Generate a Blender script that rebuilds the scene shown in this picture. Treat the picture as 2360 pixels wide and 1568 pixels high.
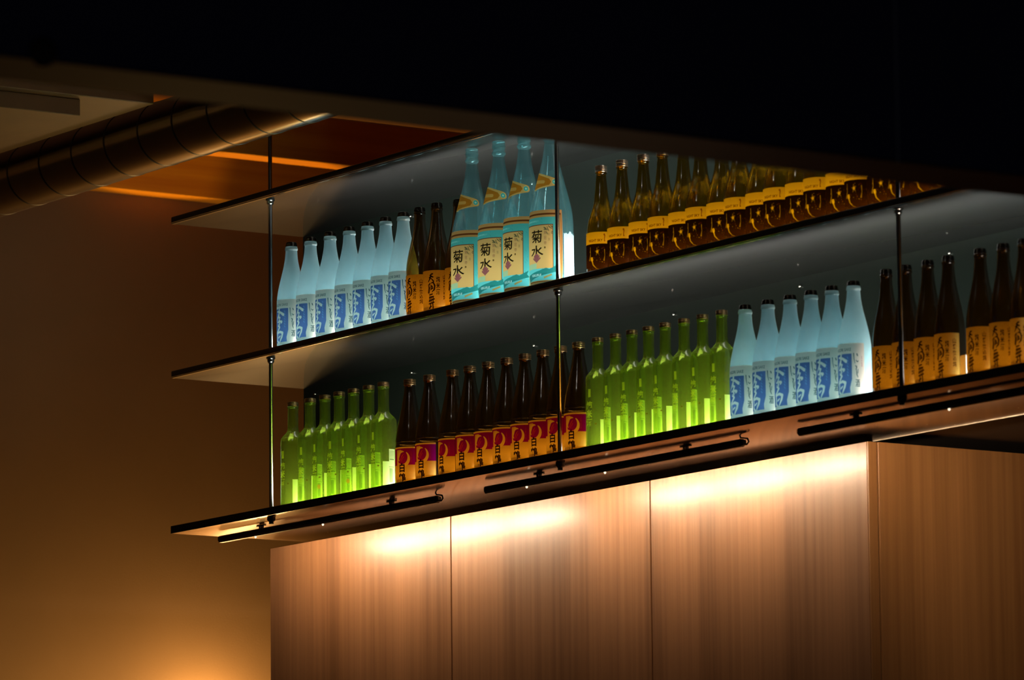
import bpy, bmesh, math, random
import numpy as np
from mathutils import Vector, Matrix
random.seed(7)
for o in list(bpy.data.objects): bpy.data.objects.remove(o)
S = bpy.context.scene
COL = S.collection
PI = math.pi
XW = -1.95                    # the left wall
Z0 = 3.0                      # height of the lowest shelf's underside above the floor

# ------------------------------------------------------------------ camera
cam = bpy.data.cameras.new('camera'); camo = bpy.data.objects.new('camera', cam); COL.objects.link(camo)
cam.sensor_fit = 'HORIZONTAL'; cam.sensor_width = 36.0; cam.lens = 12180.37*36/2360
cam.clip_start = .1; cam.clip_end = 100
yaw, pit, rol = .5982, .1469, -.0101
fwd = Vector((-math.cos(yaw)*math.cos(pit), math.sin(yaw)*math.cos(pit), math.sin(pit)))
rt = fwd.cross(Vector((0, 0, 1))).normalized(); up = rt.cross(fwd)
r2 = math.cos(rol)*rt+math.sin(rol)*up; u2 = -math.sin(rol)*rt+math.cos(rol)*up
camo.matrix_world = Matrix(((r2.x, u2.x, -fwd.x, 12.7133), (r2.y, u2.y, -fwd.y, -7.501), (r2.z, u2.z, -fwd.z, Z0-1.6404), (0, 0, 0, 1)))
cam.dof.use_dof = True; cam.dof.focus_distance = 14.0; cam.dof.aperture_fstop = 6.5
S.camera = camo

# ------------------------------------------------------------------ world, lamps, exposure
W = bpy.data.worlds.new('room'); S.world = W; W.use_nodes = True
W.node_tree.nodes['Background'].inputs[0].default_value = (.55, .6, 1, 1)
W.node_tree.nodes['Background'].inputs[1].default_value = .006
S.view_settings.view_transform = 'Standard'; S.view_settings.look = 'None'
S.view_settings.exposure = 0; S.view_settings.gamma = 1; S.view_settings.use_curve_mapping = False
cy = S.cycles
cy.max_bounces = 20; cy.diffuse_bounces = 8; cy.glossy_bounces = 4; cy.transmission_bounces = 8; cy.transparent_max_bounces = 32
cy.use_denoising = True; cy.sample_clamp_indirect = 4.0; cy.caustics_reflective = False; cy.caustics_refractive = False
STRIP_POWER = (23.0, 43.0)            # lit acrylic strips under the bottles
LED_POWER = 350.0             # LED bars under the lowest shelf

def lamp(name, kind, loc, power, color, size=.1, target=None, spot=None, blend=.3):
    l = bpy.data.lights.new(name, kind); l.energy = power; l.color = color
    if kind == 'AREA': l.size = size
    else: l.shadow_soft_size = size
    if spot: l.spot_size = math.radians(spot); l.spot_blend = blend
    o = bpy.data.objects.new(name, l); COL.objects.link(o); o.location = loc
    if target is not None:
        o.rotation_euler = (Vector(target)-Vector(loc)).to_track_quat('-Z', 'Y').to_euler()
    return o
# wall lamp low on the left wall, and an uplight standing in the passage between wall and block
lamp('wall_lamp', 'POINT', (XW+.12, 1.27, Z0-.42), 13.5, (1, .62, .24), .05)
lamp('uplight', 'POINT', (-1.40, .95, Z0-.75), 19, (1, .60, .18), .08)
lamp('uplight_spot', 'SPOT', (-1.50, 1.07, Z0-.75), 150, (1, .46, .03), .03, (-1.51, 1.06, Z0+1.35), 23.4, .12)
# unseen lamp added before the shelves to put bright streaks in the bottles
lamp('highlight_lamp', 'POINT', (3.0, -1.85, Z0+1.58), 4.0, (1, .93, .82), .04)
# dim unseen fill lamps added in the room in front of the shelves
lamp('fill_lamp', 'POINT', (5.2, -2.2, Z0-.9), 1.3, (1, .62, .35), .12)
lamp('fill_lamp', 'POINT', (9.5, -5.5, Z0-.3), .5, (1, .5, .3), .12)

# ------------------------------------------------------------------ material helpers
def newmat(name):
    m = bpy.data.materials.new(name); m.use_nodes = True
    nt = m.node_tree; nt.nodes.clear()
    return m, nt, nt.nodes.new('ShaderNodeOutputMaterial')
def N(nt, t, **kw):
    n = nt.nodes.new(t)
    for k, v in kw.items():
        if k in n.inputs: n.inputs[k].default_value = v
        else: setattr(n, k, v)
    return n
def c4(c): return (c[0], c[1], c[2], 1)
def principled(name, col, rough=.5, metal=0, spec=.5, coat=0, coat_rough=.1, noise=None, bump=0, bscale=200, var=.25):
    m, nt, out = newmat(name)
    p = N(nt, 'ShaderNodeBsdfPrincipled', Roughness=rough, Metallic=metal)
    p.inputs['Base Color'].default_value = c4(col); p.inputs['Specular IOR Level'].default_value = spec
    p.inputs['Coat Weight'].default_value = coat; p.inputs['Coat Roughness'].default_value = coat_rough
    tc = N(nt, 'ShaderNodeTexCoord')
    if noise:
        n = N(nt, 'ShaderNodeTexNoise', Scale=noise, Detail=4.0)
        nt.links.new(tc.outputs['Object'], n.inputs['Vector'])
        r = N(nt, 'ShaderNodeMapRange'); r.inputs['To Min'].default_value = 1-var; r.inputs['To Max'].default_value = 1+var
        nt.links.new(n.outputs[0], r.inputs['Value'])
        mx = N(nt, 'ShaderNodeVectorMath', operation='SCALE'); mx.inputs[0].default_value = col
        nt.links.new(r.outputs[0], mx.inputs['Scale']); nt.links.new(mx.outputs[0], p.inputs['Base Color'])
    if bump:
        n = N(nt, 'ShaderNodeTexNoise', Scale=bscale, Detail=3.0)
        nt.links.new(tc.outputs['Object'], n.inputs['Vector'])
        b = N(nt, 'ShaderNodeBump', Strength=bump, Distance=.002)
        nt.links.new(n.outputs[0], b.inputs['Height']); nt.links.new(b.outputs[0], p.inputs['Normal'])
    nt.links.new(p.outputs[0], out.inputs[0]); return m
def wood(name, dark, light, rough=.3, scale=(90, 90, 1.2), coat=.3, coat_rough=.22, bump=.05):
    m, nt, out = newmat(name)
    p = N(nt, 'ShaderNodeBsdfPrincipled', Roughness=rough)
    p.inputs['Coat Weight'].default_value = coat; p.inputs['Coat Roughness'].default_value = coat_rough
    tc = N(nt, 'ShaderNodeTexCoord'); mp = N(nt, 'ShaderNodeMapping'); mp.inputs['Scale'].default_value = scale
    nt.links.new(tc.outputs['Object'], mp.inputs['Vector'])
    n = N(nt, 'ShaderNodeTexNoise', Scale=1.0, Detail=6.0, Roughness=.6); nt.links.new(mp.outputs[0], n.inputs['Vector'])
    m2 = N(nt, 'ShaderNodeMapping'); m2.inputs['Scale'].default_value = (scale[0]*.09, scale[1]*.09, scale[2]*.5)
    nt.links.new(tc.outputs['Object'], m2.inputs['Vector'])
    n2 = N(nt, 'ShaderNodeTexNoise', Scale=1.0, Detail=2.0); nt.links.new(m2.outputs[0], n2.inputs['Vector'])
    ad = N(nt, 'ShaderNodeMath', operation='MULTIPLY_ADD'); ad.inputs[1].default_value = .55
    nt.links.new(n2.outputs[0], ad.inputs[0])
    sc = N(nt, 'ShaderNodeMath', operation='MULTIPLY'); sc.inputs[1].default_value = .5
    nt.links.new(n.outputs[0], sc.inputs[0]); nt.links.new(sc.outputs[0], ad.inputs[2])
    cr = N(nt, 'ShaderNodeValToRGB'); cr.color_ramp.elements[0].position = .36; cr.color_ramp.elements[1].position = .68
    cr.color_ramp.elements[0].color = c4(dark); cr.color_ramp.elements[1].color = c4(light)
    nt.links.new(ad.outputs[0], cr.inputs[0]); nt.links.new(cr.outputs[0], p.inputs['Base Color'])
    if bump:
        b = N(nt, 'ShaderNodeBump', Strength=bump, Distance=.001)
        nt.links.new(n.outputs[0], b.inputs['Height']); nt.links.new(b.outputs[0], p.inputs['Normal'])
    nt.links.new(p.outputs[0], out.inputs[0]); return m
def emit(name, col, power):
    m, nt, out = newmat(name)
    e = N(nt, 'ShaderNodeEmission', Strength=power); e.inputs[0].default_value = c4(col)
    nt.links.new(e.outputs[0], out.inputs[0]); return m
def glass(name, through, scatter, amount, gloss=.06, rough=.08, smudge=0):
    """thin bottle wall: tinted see-through glass, a share of it frosted, a glossy skin"""
    m, nt, out = newmat(name)
    t = N(nt, 'ShaderNodeBsdfTransparent'); t.inputs[0].default_value = c4(through)
    tr = N(nt, 'ShaderNodeBsdfTranslucent'); tr.inputs[0].default_value = c4(scatter)
    df = N(nt, 'ShaderNodeBsdfDiffuse'); df.inputs[0].default_value = c4(scatter)
    ms = N(nt, 'ShaderNodeMixShader'); ms.inputs[0].default_value = .45
    nt.links.new(tr.outputs[0], ms.inputs[1]); nt.links.new(df.outputs[0], ms.inputs[2])
    m1 = N(nt, 'ShaderNodeMixShader'); m1.inputs[0].default_value = amount
    nt.links.new(t.outputs[0], m1.inputs[1]); nt.links.new(ms.outputs[0], m1.inputs[2])
    if smudge:
        tc = N(nt, 'ShaderNodeTexCoord'); oi = N(nt, 'ShaderNodeObjectInfo')
        va = N(nt, 'ShaderNodeVectorMath', operation='ADD'); nt.links.new(tc.outputs['Object'], va.inputs[0])
        nt.links.new(oi.outputs['Location'], va.inputs[1])
        n = N(nt, 'ShaderNodeTexNoise', Scale=16.0, Detail=3.0); nt.links.new(va.outputs[0], n.inputs['Vector'])
        mr = N(nt, 'ShaderNodeMapRange'); mr.inputs['From Min'].default_value = .3; mr.inputs['From Max'].default_value = .7
        mr.inputs['To Min'].default_value = amount-smudge; mr.inputs['To Max'].default_value = amount
        nt.links.new(n.outputs[0], mr.inputs['Value']); nt.links.new(mr.outputs[0], m1.inputs[0])
    g = N(nt, 'ShaderNodeBsdfGlossy', Roughness=rough); g.inputs[0].default_value = (1, 1, 1, 1)
    fr = N(nt, 'ShaderNodeFresnel', IOR=1.45)
    mm = N(nt, 'ShaderNodeMath', operation='MULTIPLY'); mm.inputs[1].default_value = gloss
    nt.links.new(fr.outputs[0], mm.inputs[0])
    mn = N(nt, 'ShaderNodeMath', operation='MINIMUM'); mn.inputs[1].default_value = .30; nt.links.new(mm.outputs[0], mn.inputs[0])
    m2 = N(nt, 'ShaderNodeMixShader'); nt.links.new(mn.outputs[0], m2.inputs[0])
    nt.links.new(m1.outputs[0], m2.inputs[1]); nt.links.new(g.outputs[0], m2.inputs[2])
    nt.links.new(m2.outputs[0], out.inputs[0]); return m
def paper(name, img, trans=.65, tint=(1, 1, 1)):
    """printed paper or ink film, lit from behind as well as from the front; colours and cut-outs from img"""
    m, nt, out = newmat(name)
    t = N(nt, 'ShaderNodeTexImage', interpolation='Cubic'); t.image = img; t.extension = 'EXTEND'
    uv = N(nt, 'ShaderNodeUVMap'); nt.links.new(uv.outputs[0], t.inputs[0])
    d = N(nt, 'ShaderNodeBsdfDiffuse'); tr = N(nt, 'ShaderNodeBsdfTranslucent')
    mu = N(nt, 'ShaderNodeMix', data_type='RGBA', blend_type='MULTIPLY'); mu.inputs[0].default_value = 1
    mu.inputs[7].default_value = c4(tint)
    nt.links.new(t.outputs[0], mu.inputs[6])
    nt.links.new(mu.outputs[2], d.inputs[0]); nt.links.new(mu.outputs[2], tr.inputs[0])
    mx = N(nt, 'ShaderNodeMixShader'); mx.inputs[0].default_value = trans
    nt.links.new(d.outputs[0], mx.inputs[1]); nt.links.new(tr.outputs[0], mx.inputs[2])
    tp = N(nt, 'ShaderNodeBsdfTransparent')
    ma = N(nt, 'ShaderNodeMixShader'); nt.links.new(t.outputs[1], ma.inputs[0])
    nt.links.new(tp.outputs[0], ma.inputs[1]); nt.links.new(mx.outputs[0], ma.inputs[2])
    nt.links.new(ma.outputs[0], out.inputs[0]); return m

# ------------------------------------------------------------------ mesh helpers
def link(name, me, mat=None, parent=None, loc=(0, 0, 0), rotz=0):
    o = bpy.data.objects.new(name, me); COL.objects.link(o); o.location = loc; o.rotation_euler = (0, 0, rotz)
    if parent: o.parent = parent
    if mat and me is not None and not me.materials: me.materials.append(mat)
    return o
def tag(o, label=None, cat=None, group=None, kind=None):
    if label: o['label'] = label
    if cat: o['category'] = cat
    if group: o['group'] = group
    if kind: o['kind'] = kind
    return o
def empty(name, loc, rotz=0):
    o = bpy.data.objects.new(name, None); COL.objects.link(o); o.location = loc; o.rotation_euler = (0, 0, rotz)
    o.empty_display_size = .02
    return o
def mesh_from(bm, smooth=False):
    me = bpy.data.meshes.new('mesh'); bmesh.ops.recalc_face_normals(bm, faces=bm.faces)
    bm.to_mesh(me); bm.free()
    if smooth:
        for p in me.polygons: p.use_smooth = True
    return me
def box(x0, x1, y0, y1, z0, z1, bevel=0, seg=2, bm=None):
    own = bm is None
    if own: bm = bmesh.new()
    vs = [bm.verts.new((x, y, z)) for x in (x0, x1) for y in (y0, y1) for z in (z0, z1)]
    fs = [(0, 1, 3, 2), (4, 6, 7, 5), (0, 4, 5, 1), (2, 3, 7, 6), (0, 2, 6, 4), (1, 5, 7, 3)]
    faces = [bm.faces.new([vs[i] for i in f]) for f in fs]
    if bevel:
        es = list({e for f in faces for e in f.edges})
        bmesh.ops.bevel(bm, geom=es, offset=bevel, segments=seg, affect='EDGES', profile=.5)
    return mesh_from(bm) if own else bm
def lathe(prof, n=56, bm=None, cx=0, cyy=0, axis='Z'):
    own = bm is None
    if own: bm = bmesh.new()
    rings = []
    for r, z in prof:
        if r < 1e-6: rings.append([bm.verts.new((cx, cyy, z))])
        else: rings.append([bm.verts.new((cx+r*math.cos(2*PI*i/n), cyy+r*math.sin(2*PI*i/n), z)) for i in range(n)])
    for a, b in zip(rings, rings[1:]):
        for i in range(n):
            j = (i+1) % n
            if len(a) == 1 and len(b) == 1: continue
            if len(a) == 1: bm.faces.new((a[0], b[j], b[i]))
            elif len(b) == 1: bm.faces.new((a[i], a[j], b[0]))
            else: bm.faces.new((a[i], a[j], b[j], b[i]))
    return mesh_from(bm, True) if own else bm
def autosmooth(me, ang=35):
    """sharp edges where faces meet steeply"""
    bm = bmesh.new(); bm.from_mesh(me)
    for e in bm.edges:
        if len(e.link_faces) == 2 and e.calc_face_angle(0) > math.radians(ang): e.smooth = False
    bm.to_mesh(me); bm.free(); return me
def tube(pts, r, n=10, bm=None):
    own = bm is None
    if own: bm = bmesh.new()
    P = [Vector(p) for p in pts]; prev = None; rings = []
    for i, p in enumerate(P):
        d = (P[min(i+1, len(P)-1)]-P[max(i-1, 0)]).normalized()
        if prev is None: u = d.orthogonal().normalized()
        else: u = (prev-d*prev.dot(d)).normalized()
        prev = u; v = d.cross(u)
        rings.append([bm.verts.new(p+r*(math.cos(2*PI*k/n)*u+math.sin(2*PI*k/n)*v)) for k in range(n)])
    for a, b in zip(rings, rings[1:]):
        for k in range(n): bm.faces.new((a[k], a[(k+1) % n], b[(k+1) % n], b[k]))
    bm.faces.new(rings[0]); bm.faces.new(rings[-1])
    return mesh_from(bm, True) if own else bm

# ------------------------------------------------------------------ materials
M_wall = principled('wall_paint', (.30, .17, .075), .55, spec=.35, noise=3, var=.12, bump=.35, bscale=260)
M_lacquer = principled('black_brown_lacquer', (.005, .0048, .0042), .44, spec=.42, coat=.9, coat_rough=.09, noise=6, var=.3)
M_lowlacquer = principled('brown_gloss_lacquer', (.74, .54, .40), .17, metal=.9)
M_backboard = principled('dark_green_glass', (.0070, .0105, .0080), .35, spec=.2, noise=5, var=.2)
M_walnut = wood('walnut_veneer', (.165, .070, .027), (.345, .160, .070), rough=.42, scale=(58, 58, .9), coat=.36, coat_rough=.24)
M_walnut_edge = wood('walnut_edge', (.19, .080, .024), (.36, .165, .055), rough=.45, scale=(58, 58, .9), coat=.1)
M_dark = principled('dark_paint', (.012, .009, .008), .6, noise=4)
M_soffit = principled('dark_brown_soffit', (.030, .017, .010), .5, noise=4)
M_beamface = principled('black_paint', (.13, .14, .22), .7, noise=4)
M_beamunder = principled('dark_brown_paint', (.055, .023, .018), .6, noise=8)
M_pine = wood('orange_pine', (.66, .24, .015), (.90, .42, .025), rough=.6, scale=(30, 1.2, 30), coat=0)
M_deck = wood('ceiling_boards', (.06, .022, .015), (.12, .05, .03), rough=.6, scale=(20, 1.0, 20), coat=0)
M_panel = principled('ceiling_panel_paint', (.21, .10, .030), .6, noise=7)
M_panelframe = principled('ceiling_panel_frame', (.10, .055, .025), .6, noise=7)
M_joint = principled('grey_joint', (.62, .68, .60), .6)
M_duct = principled('galvanised_steel', (.46, .45, .43), .20, metal=1, noise=14, var=.15)
M_seam = principled('dark_duct_seam', (.10, .095, .09), .45, metal=1)
M_chrome = principled('steel_rod', (.38, .39, .38), .25, metal=1)
M_trim = principled('polished_glint_trim', (.75, .78, .75), .12, metal=1)
M_blackmetal = principled('black_metal', (.012, .011, .010), .4, spec=.5)
M_bright = principled('bright_screw', (.9, .88, .8), .15, metal=1)
M_strip = [emit('lit_acrylic', (1, .98, .92), q) for q in STRIP_POWER]
M_led = emit('warm_led', (1, .74, .48), LED_POWER)
M_glow_screw = emit('glowing_screw', (1, .8, .55), 1.6)  # screws glow weakly by added emission; they are no lamps
M_white_edge = principled('cream_edge_strip', (.75, .62, .48), .4)

# ------------------------------------------------------------------ room
def struct(name, me, mat): return tag(link(name, me, mat), kind='structure')
wl = struct('wall_left', box(XW-.1, XW, -6, 3.2, 0, Z0+1.80), M_wall)
struct('ceiling', box(XW-.1, 9, -6, 3.2, Z0+1.68, Z0+1.78), M_deck)
wb = struct('wall_back', box(0, 5.2, .44, .47, Z0+.004, Z0+1.0), M_backboard)
struct('wall_rear', box(XW-.1, 5.3, 3.1, 3.2, 0, Z0+1.7), M_dark)
struct('soffit', box(0, 5.2, .4705, 2.1, Z0+.006, Z0+.05), M_soffit)
struct('floor', box(XW-.1, 9, -6, 3.2, -.1, 0), M_dark)

# panelled block under the shelves
GAP = .0185; YP = .36
blk = struct('wall_lower', box(-.050, 2.700, YP+.025, 1.9, 0, Z0-GAP), M_dark)
seams = [-.058, .8747, 1.7982, 2.7000]
for a, b in zip(seams, seams[1:]):
    link('panel', box(a+.003, b-.003, YP, YP+.0245, Z0-1.7, Z0-GAP, .0008, 1), M_walnut, blk)
link('edge_strip', box(2.7005, 2.7045, YP-.0005, YP+.026, Z0-1.7, Z0-GAP, .0006, 1), M_walnut_edge, blk)
link('side_panel', box(2.7005, 2.7075, YP+.029, 1.9, Z0-1.7, Z0-GAP, .0008, 1), M_walnut_edge, blk)

# timber joists
for k in range(9):
    x = XW+.732*k
    j = struct('trim_1' if k == 0 else 'trim_1.%03d' % k, box(x+.001, x+.076, .75, 3.1, Z0+1.350, Z0+1.6795, .002, 1), M_pine)
# hung ceiling panel with a recessed field, above the duct on the left
cp = tag(empty('ceiling_panel', (0, -1.6, Z0+1.03)), 'dim brown hung ceiling panel with recessed field, above the duct', 'panel')
link('border', box(XW+.002, .845, -1.4, 1.05, .0, .03, .002, 1), M_panel, cp)
link('field', box(XW+.002, .805, -1.2, .85, -.045, -.0005, .002, 1), M_panel, cp)

# dark beam hung across the room in front of the shelves
bmz = Z0-.0845
be = tag(empty('ceiling_beam', (5.925, -3, bmz)), 'wide dark beam with brown underside running across in front of the shelves', 'beam')
link('face', box(.0, .076, -5, 3.3, .004, 2.6), M_beamface, be)
link('underside', box(-.072, .0755, -5, 3.3, 0, .0035), M_beamunder, be)
link('back', box(-.072, -.001, -5, 3.3, .004, 2.6), M_beamunder, be)
link('joint', box(.0765, .0785, .842, .846, .0, 2.6), M_joint, be)
bm = bmesh.new(); lathe([(0, 0), (.022, 0), (.022, .006), (.016, .010), (0, .010)], 24, bm)
rm = mesh_from(bm, True)
for y, z in ((1.135, .030), (-.76, -.0)):
    o = link('cover_disc', rm, M_panelframe, be, (.0765, y, z+.012)); o.rotation_euler = (0, PI/2, 0)

# ventilation duct
DR = .088
du = tag(empty('ventilation_duct', (XW, -.40, Z0+.9975)), 'round galvanised ventilation duct with ring seams, under the ceiling', 'duct')
def xlathe(prof, n=48):
    me = lathe(prof, n)
    me.transform(Matrix.Rotation(PI/2, 4, 'Y')); return me
link('pipe', xlathe([(DR, .001), (DR, 4.6)]), M_duct, du)
ring = xlathe([(DR+.0001, -.005), (DR+.0010, -.002), (DR+.0010, .002), (DR+.0001, .005)])
k = 0
for i in range(20):
    x = .80+i*.18
    link('ring_seam', ring, M_seam, du, (x+.0, 0, 0))
hm = mesh_from(lathe([(.0, 0), (.006, 0), (.005, .004), (0, .005)], 10, bmesh.new()), True)
for x, a in ((.35, -.55), (.60, -.95)):
    o = link('screw', hm, M_bright, du, (x, -DR*math.cos(a), DR*math.sin(a))); o.rotation_euler = (PI/2-a*0, 0, 0)
link('hanger_clip', box(.655, .675, -.012, .012, -DR-.008, -DR+.004, .002, 1), M_blackmetal, du)

# ------------------------------------------------------------------ shelves
def edge_prism():
    bm = bmesh.new(); pr = ((-.0004, .0026), (.0072, -.0008), (.0072, .001), (-.0004, .0045))
    a = [bm.verts.new((.001, y, z)) for y, z in pr]; b = [bm.verts.new((4.399, y, z)) for y, z in pr]
    bm.faces.new(a); bm.faces.new(b[::-1])
    for i in range(4): bm.faces.new((a[i], a[(i+1) % 4], b[(i+1) % 4], b[i]))
    return mesh_from(bm)
ST = .0204
SHZ = [0.0, .44, .8803]
SH_LABEL = ['lowest dark gloss shelf, green and amber bottles on it, lamp bars beneath', 'middle dark gloss shelf holding frosted, large blue and amber bottles', 'topmost dark gloss shelf, empty, close under the timber ceiling']
SH_END = [-.0, -.0, .0]
YB = .065
for k, z in enumerate(SHZ):
    yb = .457 if k == 0 else .4395
    s = tag(empty('display_shelf', (0, 0, Z0+z)), SH_LABEL[k], 'shelf', 'long black shelves')
    me = box(SH_END[k], 4.4, 0, yb, 0, ST, .003, 3)
    for p in me.polygons: p.use_smooth = True
    link('board', autosmooth(me, 50), M_lowlacquer if k == 0 else M_lacquer, s)
    if k > 0: link('glint_trim', edge_prism(), M_trim, s)  # chamfer added and tilted to mirror the glowing bottles as a bright line
    if k == 0: link('front_edge', box(.0005, 4.3995, -.0014, -.0001, -.0006, ST+.0006, .0005, 1), M_blackmetal, s)
    if k == 0: link('edge_strip', box(2.60, 4.4, yb+.0002, yb+.006, -.0010, .003), M_white_edge, s)
    if k < 2: link('light_strip', box(.46, 4.35, YB-.012, YB+.100, ST+.0002, ST+.0010), M_strip[k], s)

# hanging rods through the shelves
collar = autosmooth(lathe([(0, 0), (.0125, 0), (.0125, -.003), (.0095, -.005), (.0095, -.012), (.0070, -.014), (.0070, -.017), (0, -.017)], 20))
nut = autosmooth(lathe([(0, 0), (.0115, 0), (.0115, -.009), (.0065, -.013), (.0065, -.019), (0, -.019)], 20))
RODL = ['leftmost steel hanging rod, left of the first bottles', 'middle steel hanging rod, in front of the rightmost large blue bottle', 'rightmost thin dark hanging rod, in front of the brown bottles at right']
for k, (x, y) in enumerate(((.487, .030), (1.872, .030), (3.270, .018))):
    r = tag(empty('hanging_rod', (x, y, Z0)), RODL[k], 'rod', 'steel rods the shelves hang from')
    rr = .0055
    link('rod', lathe([(0, -.004), (rr, -.004), (rr, 1.675), (0, 1.675)], 16), M_blackmetal if k == 2 else M_chrome, r)
    for z in SHZ[1:]: link('collar', collar, M_chrome, r, (0, 0, z-.0005))
    link('end_nut', nut, M_blackmetal, r, (0, 0, -.0005))

# LED bars under the lowest shelf
def led_bar(x0, x1, label, standoffs, dots, cable):
    b = tag(empty('lamp_bar', (x0, .107, Z0-.018)), label, 'lamp', 'lamp bars under the lowest shelf')
    L = x1-x0
    bm = bmesh.new()
    prof = [(-.009, .005), (-.005, .008), (.005, .008), (.008, .004), (.008, -.006), (.005, -.011), (-.005, -.011), (-.009, -.006)]
    rows = []
    for xx, s in ((0, .25), (.012, 1), (L-.012, 1), (L, .6)):
        rows.append([bm.verts.new((xx, p[0]*s, p[1]*s)) for p in prof])
    for a, c in zip(rows, rows[1:]):
        for i in range(8): bm.faces.new((a[i], a[(i+1) % 8], c[(i+1) % 8], c[i]))
    bm.faces.new(rows[0]); bm.faces.new(rows[-1])
    link('channel', mesh_from(bm), M_blackmetal, b)
    seg = 3
    for i in range(seg):
        a = .05+i*(L-.10)/seg; c = a+(L-.10)/seg*.86
        # diffuser on the wall side of the channel, turned a little downwards
        bm = bmesh.new()
        vs = [bm.verts.new(v) for v in ((a, .0084, .0015), (c, .0084, .0015), (c, .0084, -.0062), (a, .0084, -.0062))]
        ws = [bm.verts.new(v.co+Vector((0, .0022, 0))) for v in vs]
        bm.faces.new(ws); bm.faces.new(vs[::-1])
        for q in range(4): bm.faces.new((vs[q], vs[(q+1) % 4], ws[(q+1) % 4], ws[q]))
        link('diffuser', mesh_from(bm), M_led, b)
        bm = bmesh.new()
        box(a-.004, c+.004, .0081, .0125, -.0078, -.0066, bm=bm); box(a-.004, c+.004, .0081, .0215, .0022, .0034, bm=bm)
        link('light_shield', mesh_from(bm), M_blackmetal, b)  # hidden lips added to cut off stray LED light above and below
    for xs in standoffs:
        bm = bmesh.new()
        box(xs-x0-.004, xs-x0+.002, -.003, .003, .008, .0176, bm=bm)
        box(xs-x0+.009, xs-x0+.013, -.003, .003, .008, .0176, bm=bm)
        box(xs-x0-.016, xs-x0+.024, -.004, .004, .0145, .0176, bm=bm)
        link('bracket', mesh_from(bm), M_blackmetal, b)
    for xd in dots:
        link('screw', autosmooth(lathe([(0, -.0165), (.0026, -.015), (.0030, -.0135), (.0030, -.0108), (0, -.0108)], 12)), M_glow_screw, b, (xd-x0, -.002, 0))
    if cable:
        link('cable', tube([(L-.02, 0, .0178), (L-.014, -.001, .011), (L+.0, -.002, .009), (L+.016, -.003, .006), (L+.020, -.003, -.002), (L+.012, -.003, -.008), (L-.002, -.002, -.006)], .0022), M_blackmetal, b)
led_bar(.080, 1.205, 'leftmost black lamp bar under the lowest shelf, below the green bottles', (.305, .968), (.282, .632), True)
led_bar(1.415, 2.545, 'middle black lamp bar under the lowest shelf, between two wall seams', (1.662, 2.299), (1.613, 1.961), True)
led_bar(2.755, 3.90, 'rightmost black lamp bar, running out of frame under the brown bottles', (2.979,), (3.333,), False)

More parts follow.
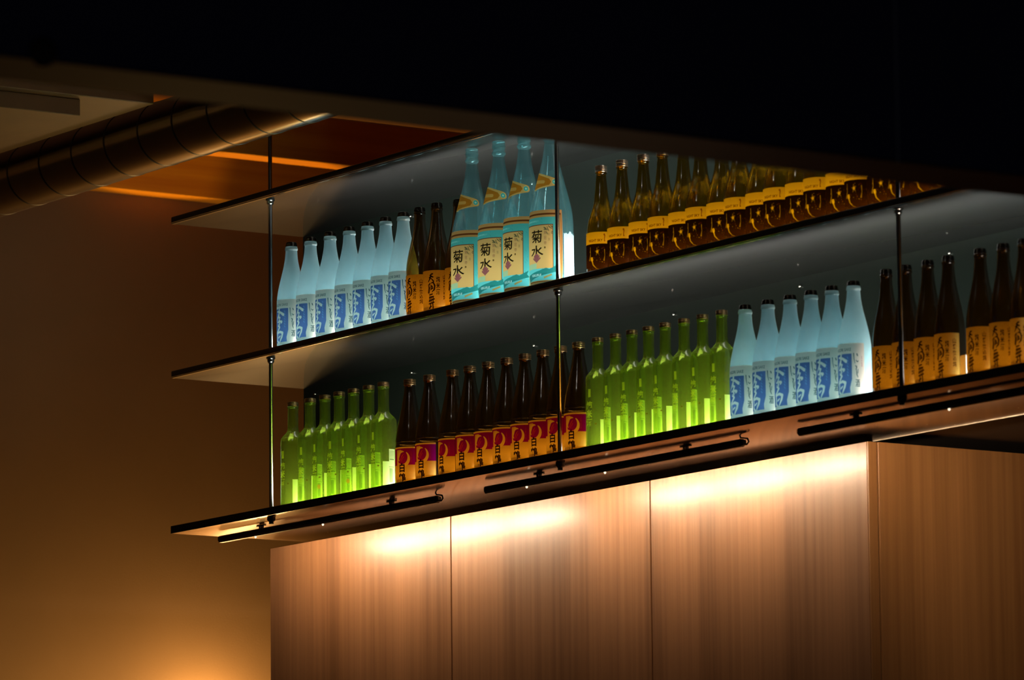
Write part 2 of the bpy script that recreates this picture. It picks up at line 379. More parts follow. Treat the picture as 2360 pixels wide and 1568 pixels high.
# ------------------------------------------------------------------ printed labels: small pictures drawn here
class Canvas:
    def __init__(s, w, h, col, alpha=1.0):
        s.w, s.h = w, h; s.a = np.zeros((h, w, 4), np.float32); s.a[..., :3] = np.array(col, np.float32)/255; s.a[..., 3] = alpha
        s.yy, s.xx = np.mgrid[0:h, 0:w].astype(np.float32); s.xx = (s.xx+.5)/w; s.yy = 1-(s.yy+.5)/h; s.yy = 1-s.yy   # row 0 = bottom
    def blend(s, mask, col, op=1.0, alpha=None):
        m = (np.clip(mask, 0, 1)*op)[..., None]
        s.a[..., :3] = s.a[..., :3]*(1-m)+np.array(col, np.float32)/255*m
        if alpha is not None: s.a[..., 3] = s.a[..., 3]*(1-m[..., 0])+alpha*m[..., 0]
    def rect(s, x0, y0, x1, y1, col, op=1.0, alpha=None):
        sx, sy = s.w, s.h
        m = np.clip((s.xx-x0)*sx+.5, 0, 1)*np.clip((x1-s.xx)*sx+.5, 0, 1)*np.clip((s.yy-y0)*sy+.5, 0, 1)*np.clip((y1-s.yy)*sy+.5, 0, 1)
        s.blend(m, col, op, alpha)
    def poly(s, pts, col, op=1.0, alpha=None):
        ins = np.zeros((s.h, s.w), bool); n = len(pts)
        for i in range(n):
            (x0, y0), (x1, y1) = pts[i], pts[(i+1) % n]
            if y0 == y1: continue
            c = ((y0 > s.yy) != (y1 > s.yy)) & (s.xx < (x1-x0)*(s.yy-y0)/(y1-y0)+x0)
            ins ^= c
        s.blend(ins.astype(np.float32), col, op, alpha)
    def stroke(s, pts, wid, col, op=1.0, alpha=None):
        """brush stroke through pts; wid = one width or one per point, in units of canvas height"""
        asp = s.w/s.h
        if not isinstance(wid, (list, tuple)): wid = [wid]*len(pts)
        d = np.full((s.h, s.w), -9., np.float32)
        for (a, wa), (b, wb_) in zip(zip(pts, wid), list(zip(pts, wid))[1:]):
            n = max(2, int(math.hypot((b[0]-a[0])*s.w, (b[1]-a[1])*s.h)/1.5))
            for i in range(n+1):
                t = i/n; x = a[0]+(b[0]-a[0])*t; y = a[1]+(b[1]-a[1])*t; w_ = (wa+(wb_-wa)*t)/2
                R = int(w_*s.h)+3; cx, cyy = int(x*s.w), int(y*s.h)
                sl = (slice(max(0, cyy-R), max(0, cyy+R+1)), slice(max(0, cx-R), max(0, cx+R+1)))
                d[sl] = np.maximum(d[sl], w_*s.h-np.hypot((s.xx[sl]-x)*s.w, (s.yy[sl]-y)*s.h))
        s.blend(np.clip(d+.5, 0, 1), col, op, alpha)
    def text(s, txt, x, y, w, h, col, op=1.0, alpha=None, bold=0.0, shear=0):
        """txt set into the box (x, y lower left, w, h) of the canvas"""
        m = glyphs(txt, bold, shear, max(2, int(w*s.w)), max(2, int(h*s.h)))
        x0, y0 = int(x*s.w), int(y*s.h); hh, ww = m.shape
        full = np.zeros((s.h, s.w), np.float32)
        ax, ay = max(0, x0), max(0, y0); bx, by = min(s.w, x0+ww), min(s.h, y0+hh)
        if bx > ax and by > ay: full[ay:by, ax:bx] = m[ay-y0:by-y0, ax-x0:bx-x0]
        s.blend(full, col, op, alpha)
    def column(s, txt, x, ytop, w, h, col, **kw):
        """a column of characters, top to bottom, each w wide and h high"""
        for i, ch in enumerate(txt): s.text(ch, x, ytop-(i+1)*h, w, h*.92, col, **kw)
    def speckle(s, seed, amt):
        r = np.random.RandomState(seed); n = r.rand(s.h//6+2, s.w//6+2)
        n = np.kron(n, np.ones((6, 6)))[:s.h, :s.w]*.6+r.rand(s.h, s.w)*.4
        s.a[..., :3] = np.clip(s.a[..., :3]*(1+amt*(n-.5))[..., None], 0, 1)
    def image(s, name):
        im = bpy.data.images.new(name, s.w, s.h, alpha=True); im.alpha_mode = 'CHANNEL_PACKED'
        im.pixels.foreach_set(np.ascontiguousarray(s.a).ravel()); im.update(); im.pack(); return im
_cur = bpy.data.curves.new('lettering', 'FONT'); _cur.resolution_u = 3
_obj = bpy.data.objects.new('lettering', _cur); COL.objects.link(_obj)
def glyphs(txt, bold, shear, W_, H_):
    _cur.body = txt; _cur.offset = bold; _cur.shear = shear
    dg = bpy.context.evaluated_depsgraph_get(); ev = _obj.evaluated_get(dg); me = ev.to_mesh()
    n = len(me.vertices); co = np.empty(n*3); me.vertices.foreach_get('co', co); co = co.reshape(-1, 3)[:, :2]
    me.calc_loop_triangles(); nt = len(me.loop_triangles); tri = np.empty(nt*3, np.int32); me.loop_triangles.foreach_get('vertices', tri); tri = tri.reshape(-1, 3)
    ev.to_mesh_clear()
    lo, hi = co.min(0), co.max(0); ss = 3
    P = (co-lo)/np.maximum(hi-lo, 1e-6)*np.array([W_*ss-1, H_*ss-1])
    out = np.zeros((H_*ss, W_*ss), np.float32)
    for t in tri:
        p = P[t]; x0, y0 = np.floor(p.min(0)).astype(int); x1, y1 = np.ceil(p.max(0)).astype(int)+1
        gx, gy = np.meshgrid(np.arange(x0, x1), np.arange(y0, y1))
        a, b, c = p; den = (b[1]-c[1])*(a[0]-c[0])+(c[0]-b[0])*(a[1]-c[1])
        if abs(den) < 1e-9: continue
        l1 = ((b[1]-c[1])*(gx-c[0])+(c[0]-b[0])*(gy-c[1]))/den; l2 = ((c[1]-a[1])*(gx-c[0])+(a[0]-c[0])*(gy-c[1]))/den
        ins = (l1 >= -.02) & (l2 >= -.02) & (l1+l2 <= 1.02)
        hh, ww = out.shape; yy, xx = gy[ins], gx[ins]; ok = (yy >= 0) & (yy < hh) & (xx >= 0) & (xx < ww)
        out[yy[ok], xx[ok]] = 1
    return out.reshape(H_, ss, W_, ss).mean((1, 3))

# angles on a label are measured from its middle (facing the room), positive towards the right
def ang(a, a0, a1): return (a-a0)/(a1-a0)

def art_white():
    A0, A1 = -87, 87; U = lambda a: ang(a, A0, A1)
    c = Canvas(360, 270, (250, 228, 214))
    c.poly([(U(-42), .80), (U(43), .80), (U(43), .32), (U(36), .16), (U(37), .06), (U(-42), .05)], (78, 92, 136))
    c.text('NIGORI SAKE', U(-26), .855, U(42)-U(-26), .06, (95, 92, 84), bold=.01)
    wcol = (252, 236, 222)
    X = lambda px: U(-26+(px-105)*.262); Y = lambda py: 1-(py-690)/780
    def st(pts, w): c.stroke([(X(a), Y(b)) for a, b in pts], [q*1.35 for q in w], wcol)
    st([(212, 815), (205, 870), (196, 960), (188, 1010)], [.03, .045, .04, .02])
    st([(150, 890), (190, 895), (240, 915), (290, 955)], [.02, .035, .04, .05])
    st([(200, 930), (165, 990), (128, 1060)], [.035, .03, .012])
    st([(188, 985), (225, 1000), (205, 1040), (185, 1070)], [.03, .03, .03, .03])
    st([(160, 1075), (210, 1060), (258, 1075), (245, 1100)], [.02, .03, .045, .02])
    st([(195, 1065), (212, 1105), (200, 1150), (172, 1138), (180, 1115)], [.03, .035, .03, .02, .02])
    st([(215, 1165), (180, 1215), (142, 1262)], [.04, .04, .03])
    st([(150, 1250), (158, 1320), (150, 1395), (185, 1425)], [.045, .035, .04, .04])
    st([(165, 1262), (225, 1245), (275, 1268), (262, 1330), (215, 1425)], [.03, .04, .045, .045, .02])
    st([(190, 1345), (228, 1318)], [.028, .02])
    for i in range(7): c.stroke([(U(27), .74-.055*i), (U(30), .715-.055*i)], .022, (120, 160, 205), op=.7)
    k = (52, 66, 66)
    c.stroke([(U(50), .80), (U(51), .70), (U(54), .62)], [.022, .016, .012], k)
    c.stroke([(U(61), .79), (U(63), .76)], .022, k); c.stroke([(U(58), .67), (U(62), .64), (U(65), .66)], .014, k)
    c.stroke([(U(56), .57), (U(60), .53)], .016, k); c.stroke([(U(60), .56), (U(57), .50)], .014, k)
    c.stroke([(U(58), .52), (U(60), .40), (U(63), .35)], [.014, .022, .012], k); c.stroke([(U(64), .50), (U(63), .43)], .014, k)
    c.text('酒', U(55), .17, U(70)-U(55), .15, k, bold=.01)
    c.text('生', U(76), .66, .02, .10, (200, 120, 130)); c.text('酒', U(76), .55, .02, .09, (200, 120, 130))
    return c.image('frosted_bottle_print'), A0, A1
def art_blue():
    A0, A1 = -82, 82; U = lambda a: ang(a, A0, A1)
    c = Canvas(400, 420, (220, 150, 88))
    c.rect(.02, .02, .98, .955, (120, 62, 28)); c.rect(.028, .03, .972, .93, (216, 148, 84))
    c.rect(.05, .04, U(72), .90, (88, 178, 172))
    g = np.clip((.55-c.yy)/.5, 0, 1)*((c.xx > .05) & (c.xx < U(72)) & (c.yy < .9) & (c.yy > .04)); c.blend(g, (120, 205, 210), .8)
    for i in range(60):
        random.seed(100+i); x, y = random.uniform(.05, .93), random.uniform(.04, .9)
        c.stroke([(x, y), (x+random.uniform(-.02, .02), y+random.uniform(-.03, .03))], .006, (60, 140, 140), op=.5)
    c.rect(U(-40), .20, U(57), .80, (110, 58, 44)); c.rect(U(-39), .20, U(55.5), .79, (232, 166, 98))
    for i in range(26):
        random.seed(i); x = U(random.uniform(30, 54)); y = .78-abs(random.gauss(0, .05))
        c.stroke([(x, y), (x+.012, y-.01)], .012, (100, 92, 60), op=.7)
    ink = (38, 26, 14)
    c.text('菊', U(-9), .555, U(28)-U(-9), .175, ink, bold=.010)
    c.text('水', U(-11), .365, U(31)-U(-11), .155, ink, bold=.012)
    for i, t in enumerate((-60, -40, -20, 0, 20, 40, 60)):
        a = math.radians(t); c.stroke([(U(10), .29), (U(10)+.075*math.sin(a), .29+.105*math.cos(a))], [.012, .024], (150, 78, 78))
    for i, ch in enumerate('無冠帝'): c.text(ch, U(33), .66-.07*i, .042, .05, (150, 96, 66), op=.8)
    for i, ch in enumerate('吟醸'): c.text(ch, U(44), .64-.07*i, .032, .045, (140, 110, 70), op=.6)
    c.rect(U(33), .47, U(37), .495, (120, 84, 40))
    c.rect(U(-39), .20, U(10), .275, (150, 190, 160), op=.7)
    c.poly([(U(-70), .115), (U(-20), .135), (U(20), .175), (U(38), .205), (U(46), .185), (U(70), .25), (U(66), .20), (U(72), .16), (U(46), .125), (U(20), .10), (U(-20), .05), (U(-70), .03)], (48, 128, 124))
    c.text('KIKUSUI', U(-10), .098, U(24)-U(-10), .034, (235, 240, 232), bold=.02, shear=.2)
    c.poly([(U(30), .085), (U(52), .125), (U(53), .10), (U(31), .06)], (190, 150, 90))
    c.rect(U(-60), .84, U(8), .862, (150, 215, 205), op=.55)
    c.text('JUNMAI GINJO', U(-30), .835, U(18)-U(-30), .03, (170, 220, 210), op=.8)
    return c.image('blue_bottle_print'), A0, A1
def art_neck():
    A0, A1 = -64, 90; U = lambda a: ang(a, A0, A1)
    c = Canvas(300, 140, (200, 130, 50), 0)
    c.poly([(0, .16), (U(-20), .06), (U(20), .14), (U(55), .22), (U(76), .26), (U(82), .34), (U(83), .46), (U(80), .58), (U(72), .64), (U(55), .70), (U(20), .84), (U(-20), .98), (0, .92)], (222, 160, 90), alpha=1)
    c.poly([(0, .22), (U(-20), .13), (U(20), .22), (U(46), .29), (U(54), .45), (U(46), .61), (U(10), .78), (U(-20), .90), (0, .84)], (190, 108, 28), alpha=1)
    c.stroke([(U(-30), .52), (U(22), .46)], .17, (226, 164, 92), op=.7)
    c.stroke([(U(67), .45), (U(68), .45)], .30, (230, 186, 120)); c.stroke([(U(67), .45), (U(68), .45)], .24, (60, 170, 165)); c.stroke([(U(67), .45), (U(68), .45)], .11, (190, 220, 190))
    return c.image('neck_tag_print'), A0, A1
def art_amber():
    A0, A1 = -88, 88; U = lambda a: ang(a, A0, A1)
    c = Canvas(400, 280, (245, 224, 165))
    c.rect(0, 0, 1, .70, (30, 18, 22))
    g = np.clip((.42-c.yy)/.40, 0, 1)*(c.yy < .70); c.blend(g, (96, 60, 40), .85)
    c.text('NIGHT SKY', U(-2), .755, U(56)-U(-2), .065, (120, 70, 20), bold=.012)
    c.stroke([(U(62), .93), (U(64), .90), (U(62), .80), (U(63), .77)], [.05, .03, .02, .035], (150, 90, 30), op=.8)
    gold = (240, 224, 120)
    for t in range(5):
        a = math.radians(90+72*t+8); c.stroke([(U(35), .50), (U(35)+.050*math.cos(a), .50+.10*math.sin(a))], [.07, .02], gold, op=.38)
    c.stroke([(U(5), .62), (U(6), .45), (U(2), .30)], [.02, .02, .05], gold, op=.6)
    c.stroke([(U(12), .33), (U(13), .30)], .085, gold, op=.9); c.stroke([(U(12), .30), (U(18), .17), (U(30), .08), (U(42), .05)], [.05, .035, .02, .012], gold, op=.85)
    c.stroke([(U(62), .55), (U(63), .40), (U(60), .28)], [.03, .015, .04], gold, op=.55)
    for i in range(90):
        random.seed(500+i); x, y = random.random(), random.random()**1.3*.62
        c.stroke([(x, y), (x+random.uniform(-.012, .012), y+random.uniform(-.02, .02))], random.uniform(.008, .022), random.choice([gold, (190, 130, 60), (120, 50, 40)]), op=.5)
    c.rect(0, 0, 1, .05, (150, 110, 50), op=.8)
    return c.image('amber_bottle_print'), A0, A1
def art_crane():
    A0, A1 = -86, 80; U = lambda a: ang(a, A0, A1)
    c = Canvas(400, 280, (246, 226, 150))
    c.rect(0, .50, .985, .955, (150, 6, 190)); c.rect(.985, 0, 1, 1, (60, 40, 20))
    g = np.clip((c.yy-.28)/.22, 0, 1)*(c.yy < .5); c.blend(g, (190, 160, 70), .5)
    E_ = (240, 214, 120)
    c.poly([(U(-10), .92), (U(14), .92), (U(10), .80), (U(-2), .62), (U(4), .50), (U(-10), .50)], E_, op=.9)
    pts = [(U(21+24*math.cos(t)), .68+.20*math.sin(t)) for t in np.linspace(-2.4, .9, 14)]
    c.stroke(pts, [.03+.07*math.sin(PI*i/13) for i in range(14)], E_)
    pts = [(U(18+20*math.cos(t)), .72+.15*math.sin(t)) for t in np.linspace(1.2, 3.9, 12)]
    c.stroke(pts, [.02+.07*math.sin(PI*i/11) for i in range(12)], E_)
    c.stroke([(U(8), .62), (U(17), .74), (U(24), .80)], [.02, .03, .015], (206, 70, 70)); c.stroke([(U(13), .60), (U(24), .72)], [.015, .02], (206, 70, 70))
    ink = (36, 22, 12)
    c.text('白', U(5), .30, U(29)-U(5), .26, ink, bold=.03); c.text('鶴', U(1), .01, U(33)-U(1), .27, ink, bold=.02)
    for i, ch in enumerate('上撰清酒'): c.text(ch, U(52), .82-.085*i, .03, .07, (214, 120, 90), op=.6)
    return c.image('crimson_print'), A0, A1
def art_tengu():
    A0, A1 = -88, 84; U = lambda a: ang(a, A0, A1)
    c = Canvas(400, 300, (236, 214, 150))
    c.speckle(3, .10)
    ink = (34, 22, 12)
    X = lambda px: U(-12+(px-440)*.135); Y = lambda py: 1-(py-590)/860
    def st(pts, w): c.stroke([(X(a), Y(b)) for a, b in pts], w, ink)
    st([(560, 700), (600, 672), (640, 668)], .035); st([(530, 745), (600, 720), (655, 735)], [.03, .04, .03]); st([(595, 675), (560, 760), (500, 830)], [.03, .04, .025]); st([(590, 760), (640, 800), (665, 825)], [.02, .03, .04])
    st([(560, 870), (500, 900), (520, 960), (495, 1060)], [.03, .025, .03, .03]); st([(555, 860), (545, 1000), (520, 1080)], [.02, .03, .025])
    st([(600, 860), (660, 850), (705, 920), (690, 1000), (620, 1050)], [.025, .035, .045, .04, .02]); st([(600, 910), (590, 1000)], .03); st([(625, 930), (640, 970)], .03); st([(600, 985), (650, 975)], .025)
    st([(540, 1110), (630, 1095)], .03); st([(530, 1170), (660, 1150)], .03); st([(520, 1240), (690, 1200)], .03)
    for q in range(4): st([(545+40*q, 1140), (525+42*q, 1260)], .022)
    st([(520, 1300), (680, 1270)], .03); st([(580, 1300), (540, 1400)], .03); st([(640, 1290), (650, 1430)], .035); st([(520, 1390), (600, 1350)], .025)
    c.column('純米酒', U(30), .86, .085, .155, ink, bold=.018)
    c.column('山廃仕込純', U(58), .90, .075, .125, (60, 34, 18), bold=.012)
    return c.image('cream_print'), A0, A1
def art_paint():
    A0, A1 = -40, 60; U = lambda a: ang(a, A0, A1)
    c = Canvas(160, 360, (230, 216, 80), 0)
    g = (220, 220, 90)
    c.rect(U(0), .78, U(14), 1.0, g, alpha=.8)
    c.text('純', U(-14), .46, U(22)-U(-14), .22, g, alpha=.62, bold=.03); c.text('米', U(-14), .22, U(22)-U(-14), .22, g, alpha=.55, bold=.03); c.text('酒', U(-14), .0, U(22)-U(-14), .20, g, alpha=.45, bold=.02)
    c.rect(U(33), .03, U(42), .07, (96, 80, 30), alpha=.9)
    return c.image('green_bottle_paint'), A0, A1
def art_back():
    c = Canvas(160, 240, (240, 240, 208))
    c.rect(0, .66, .46, 1, (0, 0, 0), alpha=0)
    for i in range(6): c.rect(.52, .93-.04*i, .95, .945-.04*i, (150, 160, 110), op=.7)
    c.rect(.52, .70, .9, .72, (70, 90, 50), op=.8)
    c.rect(.45, .50, .92, .515, (150, 170, 120))
    for i in range(11): c.rect(.50+.024*i, .08, .50+.024*i+(.008, .014, .010)[i % 3], .47, (66, 96, 56))
    return c.image('green_back_print'), 0, 1
def art_plain():
    c = Canvas(120, 160, (228, 240, 246)); c.speckle(9, .06)
    random.seed(4)
    top = [(i/16, .90+random.uniform(0, .07)) for i in range(17)]
    c.poly([(0, 1)]+top+[(1, 1)], (228, 240, 246), alpha=0)
    return c.image('back_paper_print'), 0, 1
ART = {k: f() for k, f in dict(white=art_white, blue=art_blue, neck=art_neck, amber=art_amber, crane=art_crane, tengu=art_tengu, paint=art_paint, back=art_back, plain=art_plain).items()}
bpy.data.objects.remove(_obj); bpy.data.curves.remove(_cur)

# ------------------------------------------------------------------ bottles
G_white = glass('frosted_pale_glass', (.88, .98, 1), (.61, .91, .97), .91, gloss=.5, rough=.3, smudge=.10)
G_blue = glass('clear_blue_glass', (.70, .90, .92), (.30, .68, .74), .075, gloss=1.2, rough=.10)
G_mouth = glass('blue_glass_mouth', (.60, .86, .88), (.40, .75, .78), .22, gloss=1.6, rough=.12)
G_green = glass('green_glass', (.63, .76, .25), (.50, .63, .09), .10, gloss=1.2, rough=.10)
G_amber = glass('amber_glass', (.60, .45, .05), (.42, .27, .02), .009, gloss=1.2, rough=.10)
G_brown = glass('dark_brown_glass', (.46, .29, .085), (.28, .13, .03), .010, gloss=1.2, rough=.12)
M_cap_silver = principled('champagne_cap', (.80, .66, .52), .28, metal=1)
M_cap_gold = principled('bronze_cap', (.55, .38, .18), .35, metal=1)
M_cap_dark = principled('dark_crown_cap', (.05, .045, .035), .25, metal=1)
M_seal = principled('orange_seal', (.80, .25, .08), .5)
M_pale_ring = glass('pale_glass_ring', (.80, .95, .95), (.72, .96, .96), .85, gloss=1.0, rough=.1)

def interp(prof, z):
    for (r0, z0), (r1, z1) in zip(prof, prof[1:]):
        if z0 <= z <= z1: return r0+(r1-r0)*(z-z0)/max(z1-z0, 1e-9)
    return prof[-1][0]
def smoothprof(pts, per=4):
    """Catmull-Rom through the (r, z) points"""
    P = [pts[0]]+list(pts)+[pts[-1]]; out = []
    for i in range(1, len(P)-2):
        p0, p1, p2, p3 = P[i-1:i+3]
        for k in range(per):
            t = k/per
            f = lambda a, b, c, d: .5*(2*b+(c-a)*t+(2*a-5*b+4*c-d)*t*t+(3*b-a-3*c+d)*t**3)
            out.append((max(0.0, f(p0[0], p1[0], p2[0], p3[0])), f(p0[1], p1[1], p2[1], p3[1])))
    out.append(pts[-1]); return out
def patch(prof, z0, z1, a0, a1, off=.0005, na=30, nz=6):
    """paper wrapped on the bottle; angle 0 faces the room (-Y), + towards +X"""
    bm = bmesh.new(); uvl = bm.loops.layers.uv.new('UVMap'); g = []
    for j in range(nz+1):
        z = z0+(z1-z0)*j/nz; r = interp(prof, z)+off
        g.append([bm.verts.new((r*math.sin(math.radians(a0+(a1-a0)*i/na)), -r*math.cos(math.radians(a0+(a1-a0)*i/na)), z)) for i in range(na+1)])
    for j in range(nz):
        for i in range(na):
            f = bm.faces.new((g[j][i], g[j][i+1], g[j+1][i+1], g[j+1][i]))
            for l, (u, v) in zip(f.loops, ((i, j), (i+1, j), (i+1, j+1), (i, j+1))): l[uvl].uv = (u/na, v/nz)
            f.smooth = True
    me = bpy.data.meshes.new('paper'); bm.to_mesh(me); bm.free(); return me
def screwcap(r, h, z, n=40):
    """ridged screw cap with a tamper ring"""
    p = [(r*.96, z-h), (r, z-h+.0006), (r, z-h*.78), (r*.955, z-h*.74), (r*.955, z-h*.68), (r, z-h*.64), (r, z-h*.42), (r*.97, z-h*.38), (r*.97, z-h*.34), (r, z-h*.30), (r, z-.0012), (r*.94, z), (0, z)]
    return autosmooth(lathe(p, n), 50)
def crown(r, h, z):
    bm = bmesh.new(); n = 42; rings = []
    for rr, zz, fl in ((r*1.06, z-h, 1), (r*1.02, z-h*.75, .6), (r*.99, z-h*.35, 0), (r*.93, z-h*.08, 0), (r*.80, z, 0)):
        rings.append([bm.verts.new(((rr*(1+.04*fl*math.cos(21*2*PI*i/n)))*math.cos(2*PI*i/n), (rr*(1+.04*fl*math.cos(21*2*PI*i/n)))*math.sin(2*PI*i/n), zz)) for i in range(n)])
    for a, b in zip(rings, rings[1:]):
        for i in range(n): bm.faces.new((a[i], a[(i+1) % n], b[(i+1) % n], b[i]))
    bm.faces.new(rings[-1]); return mesh_from(bm, True)
def fr(prof, R, H):  # profile in fractions (from the base up) to metres, with a rounded foot
    foot = [(0, .004), (R*.70, .002), (R*.90, 0), (R*.975, .003), (R, .009)]
    return foot+smoothprof([(r*R, z*H) for r, z in prof])

T = {}   # bottle kinds: list of (part name, mesh, material, part label)
def kind_white(H, R):
    p = fr([(1, .05), (1, .30), (.995, .44), (.955, .52), (.86, .60), (.70, .70), (.55, .79), (.44, .88), (.395, .955), (.39, .962)], R, H)
    rim = [(R*.39, H*.960), (R*.435, H*.966), (R*.435, H*.984), (R*.41, H*.990), (R*.41, H), (R*.30, H)]
    im, a0, a1 = ART['white']
    return [('body', lathe(p), G_white, None), ('lip', lathe(rim), M_pale_ring, None), ('front_label', patch(p, .006, .131, a0, a1), paper('white_label', im, .6), 'white label with blue field and white brushed characters'), ('crown_cap', crown(R*.37, .0125, H+.0125), M_cap_dark, None)]
def kind_blue(H, R):
    p = fr([(1, .04), (1, .30), (.995, .40), (.93, .48), (.80, .56), (.64, .645), (.50, .72), (.385, .79), (.29, .87), (.265, .905), (.26, .912)], R, H)
    rim = [(R*.26, H*.910), (R*.315, H*.914), (R*.325, H*.922), (R*.315, H*.930), (R*.27, H*.933), (R*.27, H*.948), (R*.30, H*.952), (R*.305, H*.972), (R*.285, H*.976), (R*.285, H*.982), (R*.30, H*.985), (R*.30, H*.996), (R*.27, H), (R*.0, H)]
    im, a0, a1 = ART['blue']; i2, b0, b1 = ART['neck']; i3, _, _ = ART['plain']
    return [('body', lathe(p, 48), G_blue, None), ('mouth_ring', lathe(rim), G_mouth, None), ('front_label', patch(p, .0015, .190, a0, a1, na=40), paper('blue_label', im, .6, (.54, .50, .48)), 'turquoise label with a tan panel and dark brushed characters'),
            ('neck_tag', patch(p, H*.585, H*.710, b0, b1, nz=10), paper('neck_tag', i2, .5, (.95, .9, .9)), 'orange pointed tag with a turquoise dot'), ('back_label', patch(p, .0015, .142, 86, 142), paper('back_paper', i3, .6, (.50, .56, .60)), 'white back label with a torn top edge')]
def kind_amber(H, R):
    p = fr([(1, .05), (1, .32), (.985, .40), (.93, .455), (.84, .515), (.66, .59), (.51, .67), (.415, .78), (.335, .90), (.325, .925)], R, H)
    im, a0, a1 = ART['amber']
    top = [(R*.325, H*.922), (R*.375, H*.928), (R*.375, H*.940), (R*.33, H*.944), (R*.33, H*.985)]
    return [('body', lathe(p), G_amber, None), ('mouth', lathe(top), G_amber, None), ('screw_cap', screwcap(R*.395, H*.058, H), M_cap_silver, 'champagne coloured screw cap'), ('front_label', patch(p, .0025, H*.372, a0, a1), paper('amber_label', im, .75, (.40, .36, .30)), 'pale band over a dark printed label')]
def kind_green(H, R):
    p = fr([(1, .05), (.985, .35), (.99, .58), (.975, .63), (.90, .66), (.70, .688), (.50, .715), (.435, .745), (.415, .80), (.41, .94), (.41, .945)], R, H)
    top = [(R*.41, H*.942), (R*.45, H*.946), (R*.45, H*.957), (R*.41, H*.960), (R*.41, H*.985)]
    im, a0, a1 = ART['paint']; ib, _, _ = ART['back']
    return [('body', lathe(p), G_green, None), ('mouth', lathe(top), G_green, None), ('screw_cap', screwcap(R*.45, H*.042, H), M_cap_gold, 'ridged bronze screw cap'),
            ('painted_lettering', patch(p, H*.20, H*.53, a0, a1, .0006), paper('green_paint', im, .6), 'yellow painted characters'), ('back_label', patch(p, .010, H*.37, 58, 118, .0006), paper('green_back', ib, .7, (.80, .88, .80)), 'cream back label with bar code')]
def kind_crane(H, R):
    p = fr([(1, .05), (1, .36), (.985, .40), (1.0, .415), (.96, .46), (.87, .55), (.72, .64), (.55, .755), (.40, .87), (.355, .935), (.355, .94)], R, H)
    top = [(R*.355, H*.936), (R*.40, H*.940), (R*.40, H*.948), (R*.36, H*.952), (R*.36, H*.985)]
    im, a0, a1 = ART['crane']
    return [('body', lathe(p), G_brown, None), ('mouth', lathe(top), G_brown, None), ('screw_cap', screwcap(R*.42, H*.055, H), M_cap_gold, 'bronze screw cap'), ('front_label', patch(p, .0025, H*.350, a0, a1), paper('crimson_label', im, .75, (.80, .74, .50)), 'crimson and gold label with a round bird emblem')]
def kind_tengu(H, R, tint):
    p = fr([(1, .05), (1, .38), (.985, .46), (.93, .52), (.82, .60), (.65, .70), (.50, .80), (.41, .90), (.385, .96), (.385, .965)], R, H)
    rim = [(R*.385, H*.962), (R*.425, H*.966), (R*.425, H*.982), (R*.39, H*.988), (R*.39, H)]
    im, a0, a1 = ART['tengu']
    return [('body', lathe(p), G_brown, None), ('lip', lathe(rim), G_brown, None), ('crown_cap', crown(R*.385, .010, H+.009), M_cap_dark, None), ('front_label', patch(p, .0025, H*.385, a0, a1), paper('cream_label', im, .75, tint), 'cream label with black brushed characters')]

def place(name, parts, x, y, z, rot, label, group, first={}):
    r = tag(empty(name, (x, y, z), math.radians(rot)), label, 'bottle', group)
    key = id(parts)
    if key not in first:
        first[key] = [link(nm, me, mat, r) for nm, me, mat, _ in parts]
        for o, (_, _, _, lb) in zip(first[key], parts):
            if lb: o['label'] = lb
        return r
    for src in first[key]:
        c = src.copy(); c.parent = r; COL.objects.link(c)
    return r
ORD = ['first', 'second', 'third', 'fourth', 'fifth', 'sixth', 'seventh', 'eighth', 'ninth', 'tenth', 'eleventh', 'twelfth', 'thirteenth', 'fourteenth', 'fifteenth', 'sixteenth', 'seventeenth', 'eighteenth', 'nineteenth']
ZU = Z0+SHZ[1]+ST+.0011; ZL = Z0+ST+.0011

ROWS = {0: [], 1: []}
def bottle(shelf, kind, name, x, R, rot, label, group, dx=0, dy=0):
    ROWS[shelf].append([x+.154+(1.3-x)*.0125+dx, YB+dy, R, kind, name, rot, label, group])
DH = .0276
WA = kind_white(.309-DH, .0405); TA = kind_tengu(.314-DH, .0375, (.40, .38, .20)); KB = kind_blue(.4425-.0295, .0565); AM = kind_amber(.3045-DH, .0388)
GA = kind_green(.3175-DH, .0352); CR = kind_crane(.3095-DH, .0388); GB = kind_green(.3100-DH, .0325); WB = kind_white(.2955-DH+.003, .0395); TC = kind_tengu(.3125-DH, .0355, (.55, .52, .28))
for i, x in enumerate([.3743, .475, .576, .6744, .7666, .8575, .9515]):
    bottle(1, WA, 'sake_bottle', x, .0405, random.uniform(-3, 3), 'frosted pale-blue bottle with blue label, middle shelf, %s from the leftmost rod' % ORD[i], 'frosted bottles on the middle shelf')
for i, (x, ro) in enumerate(((1.0201, -4), (1.1109, 22), (1.184, 14))):
    bottle(1, TA, 'brown_bottle', x, .0375, ro, ['dark brown bottle with cream label, directly right of the frosted bottles, middle shelf', 'dark brown bottle with cream label, middle one of three, middle shelf', 'dark brown bottle half hidden behind the first large blue bottle'][i], 'brown bottles on the middle shelf', 0, (0, 0, .02)[i])
for i, (x, ro) in enumerate(((1.279, 2), (1.4063, 4), (1.5239, -6), (1.6445, 3))):
    bottle(1, KB, 'large_bottle', x, .0565, ro, ['large clear-blue bottle with turquoise label, nearest the brown bottles', 'large clear-blue bottle with turquoise label, second from the brown bottles', 'large clear-blue bottle with turquoise label, second from the steel rod', 'large clear-blue bottle behind the middle steel rod, its back label showing'][i], 'large blue bottles on the middle shelf')
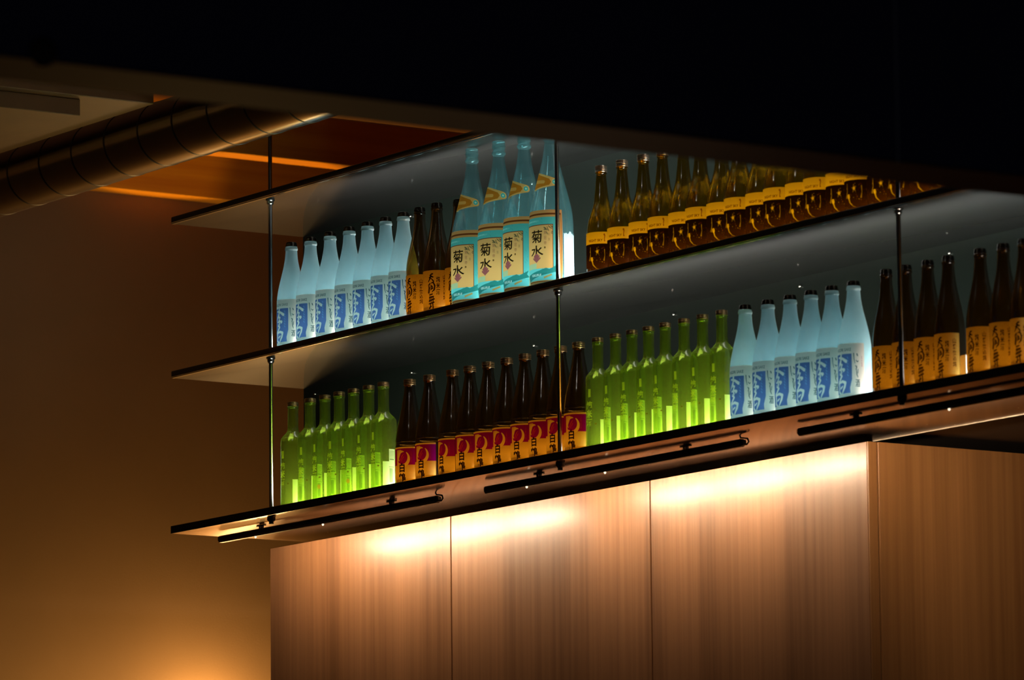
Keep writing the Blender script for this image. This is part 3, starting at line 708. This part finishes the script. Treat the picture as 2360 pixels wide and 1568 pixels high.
for i, x in enumerate([1.8697, 1.9621, 2.0553, 2.1494, 2.2359, 2.3117, 2.3973, 2.4750, 2.5564, 2.6275, 2.7041, 2.7785, 2.8571, 2.9336, 3.0108, 3.0878, 3.1633, 3.244]):
    dy = (-.003 if i % 2 else .003) if i >= 3 else 0
    bottle(1, AM, 'amber_bottle', x, .0388, (6 if i % 2 == 0 else -8) if i > 2 else (2, -5, 3)[i], 'amber bottle with pale-banded dark label, %s to the right of the large blue bottles' % ORD[i], 'amber bottles on the middle shelf', -dy*1.47, dy)
for i, x in enumerate([.3793, .4691, .5497, .6164, .6902, .7677, .8414]):
    bottle(0, GA, 'green_bottle', x, .0352, (-3, 4, -6, 3, -8, -2, -6)[i], 'bright green glass bottle, left green row of lowest shelf, %s from the left' % ORD[i], 'green bottles left on the lowest shelf')
for i, x in enumerate([.9709, 1.0672, 1.1785, 1.2612, 1.3477, 1.4344, 1.5181, 1.6024, 1.6857, 1.7526]):
    bottle(0, CR, 'crimson_label_bottle', x, .0388, (6, 2, -14, 2, 0, -3, 1, -2, 2, 6)[i], 'dark bottle with crimson and gold label, %s right of the left green row' % ORD[i], 'crimson labelled bottles on the lowest shelf')
for i, x in enumerate([1.8457, 1.9238, 1.9955, 2.0667, 2.1381, 2.2181, 2.2956, 2.3756]):
    bottle(0, GB, 'green_bottle', x, .0325, (4, -3, 2, 5, -4, 1, -2, 3)[i], 'darker green glass bottle, right green row of lowest shelf, %s from crimson labels' % ORD[i], 'green bottles in the middle of the lowest shelf')
for i, x in enumerate([2.472, 2.5645, 2.6532, 2.7376, 2.8177, 2.9029]):
    bottle(0, WB, 'sake_bottle', x, .0395, random.uniform(-3, 3), 'frosted pale-blue bottle with blue label, lowest shelf, %s right of green bottles' % ORD[i], 'frosted bottles on the lowest shelf')
for i, (x, ro) in enumerate(((3.0302, 0), (3.1008, 8), (3.1852, 6), (3.2607, 3), (3.3781, -6), (3.4618, 2), (3.5350, 10))):
    bottle(0, TC, 'brown_bottle', x, .0355, ro, 'dark brown bottle with cream label, lowest shelf right, %s from the frosted bottles' % ORD[i], 'brown bottles at the right of the lowest shelf')
for shelf, row in ROWS.items():      # neighbours that would touch are nudged apart
    for it in range(500):
        for a in range(len(row)):
            for b in range(a+1, len(row)):
                dx, dy = row[b][0]-row[a][0], row[b][1]-row[a][1]; d = math.hypot(dx, dy); need = row[a][2]+row[b][2]+.0018
                if d < need:
                    q = (need-d)/2/d; row[a][0] -= dx*q; row[b][0] += dx*q
    n_ga = 0
    for x, y, R, kind, name, rot, label, group in row:
        r = place(name, kind, x, y, (ZL, ZU)[shelf], rot, label, group)
        if kind is GA:
            n_ga += 1
            if n_ga in (2, 4):
                bm = bmesh.new(); vs = [bm.verts.new((.006*math.cos(2*PI*k/16), 0, .006*math.sin(2*PI*k/16))) for k in range(16)]
                ws = [bm.verts.new(v.co+Vector((0, -.0007, 0))) for v in vs]
                bm.faces.new(vs); bm.faces.new(ws[::-1])
                for k in range(16): bm.faces.new((vs[k], vs[(k+1) % 16], ws[(k+1) % 16], ws[k]))
                a = math.radians(92)
                o = link('seal_sticker', mesh_from(bm), M_seal, r, (.0362*math.sin(a), -.0362*math.cos(a), .045)); o.rotation_euler = (0, 0, a); o['label'] = 'round orange sticker'

tag(link('white_block', box(-.010, .010, -.010, .010, 0, .086, .002, 2), principled('white_plastic', (.85, .82, .74), .4, noise=9, var=.05), None, (3.293, .19, Z0+ST)), 'small white block behind the gap between the fourth and fifth right-hand brown bottles', 'block')  # stand-in block for an unidentified white sliver
# bracket screws along the top of the back wall, under the shelves
sm = lathe([(0, -.003), (.0035, -.0025), (.0045, 0), (.0035, .0025), (0, .003)], 12)
for z in SHZ[1:]:
    for x in (.066, .57, 1.17, 1.808, 2.345, 2.938, 3.54):
        link('screw', sm, M_bright, wb, (x, .4375, Z0+z-.023))
